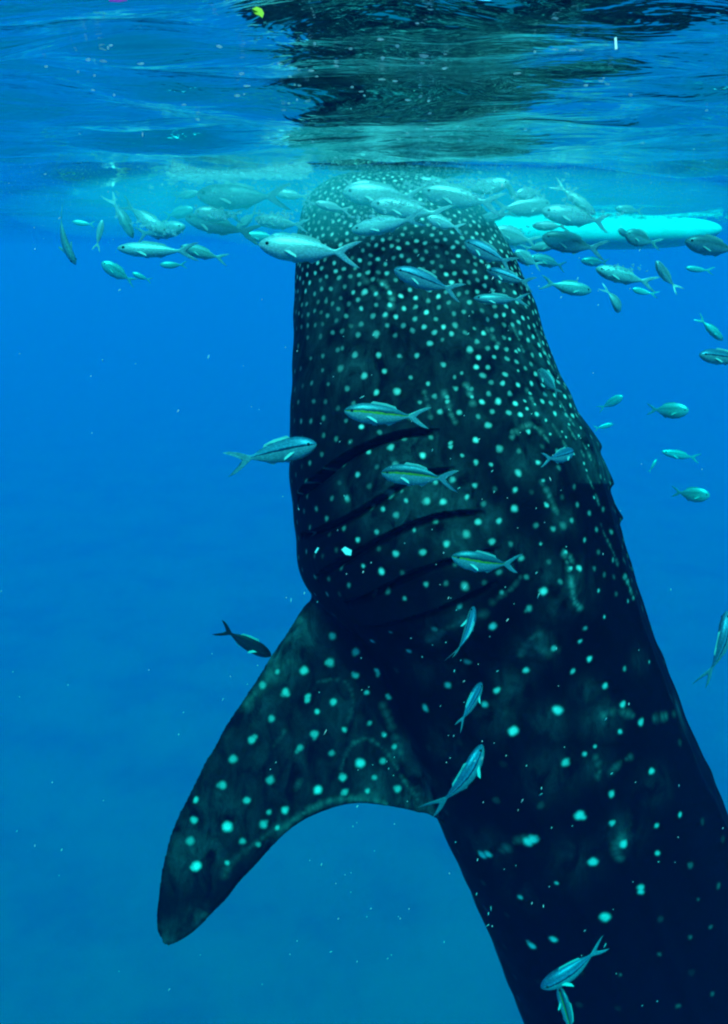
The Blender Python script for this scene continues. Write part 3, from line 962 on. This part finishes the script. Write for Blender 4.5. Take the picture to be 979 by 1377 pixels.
extra = [
    ('small pale fish facing left between the foam streak and the snout', 392, 262, 46, 176, 3.2, 'full', 10), ('small fish facing right under the left end of the foam streak', 248, 262, 40, 4, 3.4, 'slim', 15),
    ('small fish nosing down left of the bright fish by the snout', 332, 296, 38, 214, 3.3, 'full', -20), ('small pale fish just left of the shark below the bright fish', 384, 318, 42, 184, 3.5, 'slim', 12),
    ('small fish over the left corner of the snout', 446, 278, 44, 172, 2.7, 'full', 18), ('small pale fish over the middle of the snout just below the surface', 486, 248, 42, 4, 2.75, 'slim', -12),
    ('small fish over the right corner of the snout', 596, 300, 46, 166, 2.7, 'full', 14), ('small fish just right of the snout above the float end', 668, 290, 44, 186, 3.0, 'full', -14),
    ('small slim fish at the surface far right above the float', 846, 282, 40, 178, 3.4, 'slim', 10), ('small fish facing right under the float middle', 726, 332, 40, 2, 3.4, 'full', 20),
    ('small pale fish below the float beside the head', 708, 348, 38, 158, 3.3, 'deep', 25), ('small faint fish far left at the height of the school', 112, 300, 28, 175, 4.5, 'slim', 10),
    ('small faint fish under the long faint fish', 232, 356, 32, 184, 4.4, 'full', 15), ('small faint fish right of the lowest left fish', 190, 372, 24, 160, 5.0, 'full', 20),
    ('small faint fish right of the diving tail', 864, 392, 30, 170, 4.6, 'full', 15), ('small faint fish near the right edge under the large dim fish', 938, 362, 34, 176, 4.6, 'slim', 10),
    ('small pale fish above the grey fish on the float', 738, 304, 44, 176, 3.1, 'full', -8), ('small fish nose up at the surface right of the snout', 690, 262, 34, 120, 3.0, 'slim', 25)]
for lab, x, y, ln, an, d, sh, yw in extra:
    fish(lab, x, y, ln, an, d, 'silver', sh, yaw=yw, bend=random.choice((-.3, 0, .3)))

# ------------------------------------------------------------------ outrigger float beyond the school
def build_float():
    m, nt, b = mat('white_float_paint')
    geo = node(nt, 'ShaderNodeNewGeometry')
    nz = node(nt, 'ShaderNodeTexNoise', Scale=4.0, Detail=6.0)
    nt.links.new(geo.outputs['Position'], nz.inputs['Vector'])
    r = ramp(nt, [(.3, (.78, .82, .72)), (.6, (.88, .9, .84))])
    nt.links.new(nz.outputs[0], r.inputs[0])
    nt.links.new(r.outputs[0], b.inputs['Base Color'])
    b.inputs['Roughness'].default_value = .4
    d = 7.8
    x0, x1 = (560 - CX) / F_PX * d, (968 - CX) / F_PX * d
    root = link('outrigger_float', None)
    root.location = ((x0 + x1) / 2, d / math.cos(PITCH), -.135)
    tag(root, 'bright white outrigger float lying in the surface right of the whale shark', 'boat float')
    Lh = (x1 - x0) / 2
    n, k = 56, 28
    V = []
    for i in range(n):
        u = math.sin(-math.pi / 2 + math.pi * i / (n - 1))
        e = max(0.0, 1 - abs(u) ** 5) ** .55
        for j in range(k):
            th = 2 * math.pi * j / k
            V.append((u * Lh, .19 * e * math.cos(th), .14 * e * math.sin(th) + .03 * abs(u) ** 4))
    F = grid_faces(n, k, wrap=True)
    link('hull', mesh_np('hull', V, F), m, root)
    wm, wnt, wb = mat('bamboo')
    wb.inputs['Base Color'].default_value = (.42, .33, .16, 1)
    for ux in (-.55, .45):
        bm = bmesh.new()
        bmesh.ops.create_cone(bm, segments=12, radius1=.035, radius2=.035, depth=1.3, cap_ends=True)
        bmesh.ops.rotate(bm, verts=bm.verts, matrix=Matrix.Rotation(math.pi / 2, 3, 'X'))
        me = bpy.data.meshes.new('arm')
        bm.to_mesh(me)
        bm.free()
        link('arm', me, wm, root).location = (ux * Lh, .5, .21)
        bm = bmesh.new()
        bmesh.ops.create_cone(bm, segments=12, radius1=.022, radius2=.022, depth=.14, cap_ends=True)
        me = bpy.data.meshes.new('strut')
        bm.to_mesh(me)
        bm.free()
        link('strut', me, wm, root).location = (ux * Lh, 0, .16)
build_float()

# ------------------------------------------------------------------ foam, added glint specks and small things at the surface
def blobs(name, items, m, label):
    """many tiny pieces in one object: (position, axis, length, thickness)"""
    base_v, base_f = [], []
    bm = bmesh.new()
    bmesh.ops.create_icosphere(bm, subdivisions=1, radius=1)
    bm.verts.ensure_lookup_table()
    bv = np.array([v.co[:] for v in bm.verts])
    bf = np.array([[v.index for v in f.verts] for f in bm.faces])
    bm.free()
    V, F = [], []
    for i, (p, ax, ln, th, th2) in enumerate(items):
        ax = ax / np.linalg.norm(ax)
        s = np.cross(ax, [0.2, .1, 1.0])
        s /= np.linalg.norm(s)
        t = np.cross(ax, s)
        jit = 1 + RNG.uniform(-.25, .25, (len(bv), 1))
        q = bv * jit
        V.append(p + q[:, :1] * ax * ln + q[:, 1:2] * s * th + q[:, 2:3] * t * th2)
        F.append(bf + i * len(bv))
    me = mesh_np(name, np.vstack(V), np.vstack(F).tolist())
    o = link(name, me, m)
    tag(o, label, kind='stuff')
    return o

def build_foam_glints():
    m, nt, b = mat('foam_glint_white')
    b.inputs['Base Color'].default_value = (.85, .87, .85, 1)
    translucent(m, (.98, .99, .98), .75, .55)
    b.inputs['Roughness'].default_value = 1.0
    items = []
    def patch(n, x0, x1, y0, y1, big):
        for _ in range(n):
            px, py = RNG.uniform(x0, x1), RNG.uniform(y0, y1)
            dr = at(px, py, 1.0) - C0
            t = (-.012 - CAM_Z) / dr[2]
            p = C0 + dr * t
            p[2] = RNG.uniform(-.026, -.002)
            a = np.array([1, RNG.normal(0, .5), 0])
            items.append((p, a, big * RNG.uniform(.4, 1.8), big * RNG.uniform(.2, .7), big * RNG.uniform(.25, .55)))
    patch(900, 232, 416, 224, 236, .011)
    patch(300, 225, 320, 230, 243, .010)
    patch(120, 420, 700, 240, 252, .010)
    patch(40, 640, 790, 244, 262, .010)
    patch(160, 720, 979, 286, 299, .016)
    patch(160, 440, 560, 238, 248, .010)
    patch(70, 40, 960, 60, 240, .0035)  # sprinkled specks standing in for specular flecks on the ripples
    patch(45, 380, 640, 40, 230, .004)
    def glint_puff(n, px, py, sx, sy, d):  # white specks added to imitate bright glints on the fish backs
        for _ in range(n):
            p = at(RNG.normal(px, sx), RNG.normal(py, sy), d + RNG.normal(0, .05))
            if p[2] > -.006: p[2] = -.006 - RNG.uniform(0, .02)
            q = RNG.uniform(.0018, .0048)
            items.append((p, np.array([1, RNG.normal(0, .5), RNG.normal(0, .3)]), q * RNG.uniform(1, 2.2), q, q))
    for a in ((70, 292, 287, 14, 4, 2.8), (70, 374, 292, 16, 5, 2.8), (40, 198, 303, 10, 4, 3.0), (30, 226, 312, 9, 4, 3.0), (90, 585, 246, 28, 4, 2.75), (90, 648, 246, 22, 4, 2.8),
              (50, 712, 258, 11, 5, 2.8), (45, 765, 258, 6, 10, 2.8), (50, 545, 272, 26, 4, 2.65), (60, 780, 287, 26, 3, 2.8), (40, 500, 292, 24, 4, 2.6), (40, 690, 312, 18, 7, 3.4),
              (40, 414, 268, 5, 9, 2.9), (60, 330, 250, 60, 8, 3.0), (50, 690, 340, 30, 10, 3.6), (40, 840, 362, 16, 4, 3.1), (20, 158, 278, 2, 9, 3.1), (30, 640, 262, 20, 4, 2.7)):
        glint_puff(*a)
    blobs('foam', items, m, 'white foam and bubbles on the underside of the surface, with specks added as glints')
build_foam_glints()

def build_bubbles():
    m, nt, b = mat('bubble_white')
    b.inputs['Base Color'].default_value = (.86, .9, .88, 1)
    translucent(m, (.97, .99, .97), .65, .4)
    b.inputs['Roughness'].default_value = .3
    oct_v = np.array([(1, 0, 0), (-1, 0, 0), (0, 1, 0), (0, -1, 0), (0, 0, 1), (0, 0, -1)], float)
    oct_f = np.array([(0, 2, 4), (2, 1, 4), (1, 3, 4), (3, 0, 4), (2, 0, 5), (1, 2, 5), (3, 1, 5), (0, 3, 5)])
    rng = np.random.default_rng(11)
    N = 30000
    k = rng.choice(3, N, p=[.42, .38, .2])
    c = np.array([(-.30, 2.95), (.42, 2.95), (.95, 3.6)])[k]
    sp = np.array([(.40, .26, .085), (.44, .26, .085), (.7, .6, .07)])[k]
    g = rng.normal(0, 1, (N, 3))
    P = np.stack([c[:, 0] + g[:, 0] * sp[:, 0], c[:, 1] + g[:, 1] * sp[:, 1], -np.abs(g[:, 2] * sp[:, 2]) - .005], 1)
    P = P[(P[:, 1] > 2.35) & (P[:, 2] > -.27)]
    r = .00066 * np.exp(rng.normal(0, .35, len(P)))
    V = (P[:, None, :] + oct_v[None] * r[:, None, None]).reshape(-1, 3)
    F = (oct_f[None] + 6 * np.arange(len(P))[:, None, None]).reshape(-1, 3).astype(np.int32)
    me = bpy.data.meshes.new('bubbles')
    me.vertices.add(len(V))
    me.vertices.foreach_set('co', V.reshape(-1).astype(np.float32))
    me.loops.add(F.size)
    me.loops.foreach_set('vertex_index', F.reshape(-1))
    me.polygons.add(len(F))
    me.polygons.foreach_set('loop_start', np.arange(0, F.size, 3, dtype=np.int32))
    me.update(calc_edges=True)
    o = link('bubbles', me, m)
    tag(o, 'mist of fine white bubbles churned up by the feeding at the surface', kind='stuff')
build_bubbles()

def build_krill():
    m, nt, b = mat('krill_pale')
    b.inputs['Base Color'].default_value = (.72, .72, .66, 1)
    items = []
    for i in range(250):
        d = RNG.uniform(1.0, 2.55)
        if i < 140: px, py = RNG.normal(620, 150), RNG.uniform(300, 1300)
        else: px, py = RNG.uniform(0, 979), RNG.uniform(120, 1377)
        p = at(px, py, d)
        if p[2] > -.03: continue
        a = RNG.normal(0, 1) * .35
        ax = math.sin(a + .5) * RIGHT + math.cos(a + .5) * UP + RNG.normal(0, .6) * FWD
        ln = RNG.choice([.9, 1.4, 2.4, 4.2], p=[.4, .3, .2, .1]) * d / F_PX
        items.append((p, ax, ln, .6 * d / F_PX, .6 * d / F_PX))
    blobs('krill', items, m, 'pale flecks of krill drifting in the water')
build_krill()

def build_small():
    def plate(name, pts, th, m, parent=None, curl=0.0):
        bm = bmesh.new()
        c = np.mean(pts, axis=0)
        n = np.cross(pts[1] - pts[0], pts[2] - pts[0])
        n /= np.linalg.norm(n)
        V = []
        for s in (1, -1):
            for p in pts: V.append(p + n * (s * th / 2) + n * curl * np.linalg.norm(p - c) ** 2)
            V.append(c + n * s * th / 2)
        k = len(pts)
        F = []
        for j in range(k):
            q = (j + 1) % k
            F += [(j, q, k), (k + 1 + q, k + 1 + j, 2 * k + 1), (j, k + 1 + j, k + 1 + q, q)]
        return link(name, mesh_np(name, V, F, smooth=False), m, parent)
    lm, _a, lb = mat('leaf_green')
    lb.inputs['Base Color'].default_value = (.45, .62, .03, 1)
    dl = .87
    shape = [(339, 12), (345, 9), (352, 12), (355, 18), (353, 24), (349, 21), (345, 20), (341, 17)]
    pts = np.array([at(x, y, dl + .004 * math.sin(i)) for i, (x, y) in enumerate(shape)])
    o = plate('floating_leaf', pts, .0006, lm, curl=3.0)
    tag(o, 'small yellow-green leaf floating at the surface near the top', 'leaf')
    mm, _a, mb = mat('petal_magenta')
    mb.inputs['Base Color'].default_value = (.6, .05, .55, 1)
    pts = np.array([at(x, y, dl) for x, y in [(146, -6), (158, -9), (170, -5), (171, 1), (160, 3), (147, 2)]])
    o = plate('magenta_petal', pts, .0006, mm, curl=2.0)
    tag(o, 'magenta scrap at the very top edge of the photo', 'petal')
    fm, _a, f_b = mat('flake_white')
    f_b.inputs['Base Color'].default_value = (.8, .82, .8, 1)
    for lab, sh, d in (('square pale flake drifting before the dark gill area', [(459, 739), (464, 735), (473, 740), (472, 747), (465, 746)], 2.2),
                       ('thin pale flake left of the square flake', [(423, 743), (427, 736), (429, 737), (425, 744)], 2.2),
                       ('bright upright sliver under the surface at upper right', [(826, 51), (829, 50), (830, 66), (827, 67)], .95)):
        pts = np.array([at(x, y, d) for x, y in sh])
        o = plate('flake', pts, .0012, fm, curl=1.5)
        tag(o, lab, 'flake', 'flakes drifting in the water')
build_small()

# ------------------------------------------------------------------ sea water as one even volume
def build_haze():
    bm = bmesh.new()
    bmesh.ops.create_cube(bm, size=1)
    zt, zb, R = .42, BED - 2.5, 2560
    bmesh.ops.scale(bm, verts=bm.verts, vec=(R, R, zt - zb))
    bmesh.ops.translate(bm, verts=bm.verts, vec=(0, 8, (zt + zb) / 2))
    me = bpy.data.meshes.new('haze')
    bm.to_mesh(me)
    bm.free()
    m = bpy.data.materials.new('sea_haze')
    m.use_nodes = True
    nt = m.node_tree
    nt.nodes.clear()
    out = node(nt, 'ShaderNodeOutputMaterial')
    v = node(nt, 'ShaderNodeVolumePrincipled')
    v.inputs['Color'].default_value = (0.0, .0030, .0148, 1)
    v.inputs['Absorption Color'].default_value = (0.0, .9896, .9956, 1)
    v.inputs['Density'].default_value = .8
    v.inputs['Anisotropy'].default_value = 0.0
    nt.links.new(v.outputs[0], out.inputs['Volume'])
    tag(link('haze', me, m), 'blue sea water thinning out whatever is far off', kind='stuff')
build_haze()

# the milky water round the feeding: krill slurry drifting under the surface
def build_cloud():
    m = bpy.data.materials.new('krill_milk')
    m.use_nodes = True
    nt = m.node_tree
    nt.nodes.clear()
    out = node(nt, 'ShaderNodeOutputMaterial')
    v = node(nt, 'ShaderNodeVolumePrincipled')
    v.inputs['Color'].default_value = (.08, .97, .90, 1)
    v.inputs['Absorption Color'].default_value = (1, 1, 1, 1)
    v.inputs['Density'].default_value = .27
    nt.links.new(v.outputs[0], out.inputs['Volume'])
    for c, r in (((.08, 3.05, -.125), (1.25, .75, .12)), ((-.10, 3.0, -.105), (.85, .55, .10)), ((-.40, 3.0, -.085), (.55, .45, .08)), ((.62, 3.1, -.105), (.62, .5, .10))):
        bm = bmesh.new()
        bmesh.ops.create_uvsphere(bm, u_segments=36, v_segments=18, radius=1)
        bmesh.ops.scale(bm, verts=bm.verts, vec=r)
        bmesh.ops.translate(bm, verts=bm.verts, vec=c)
        for w in bm.verts:
            w.co.z = min(-.008, w.co.z + .02 * math.sin(w.co.x * 9 + c[0] * 7) * (1 if w.co.z < c[2] else 0))
        me = bpy.data.meshes.new('krill_cloud')
        bm.to_mesh(me)
        bm.free()
        tag(link('krill_cloud', me, m), 'milky turquoise cloud of krill drifting under the surface', kind='stuff')
build_cloud()
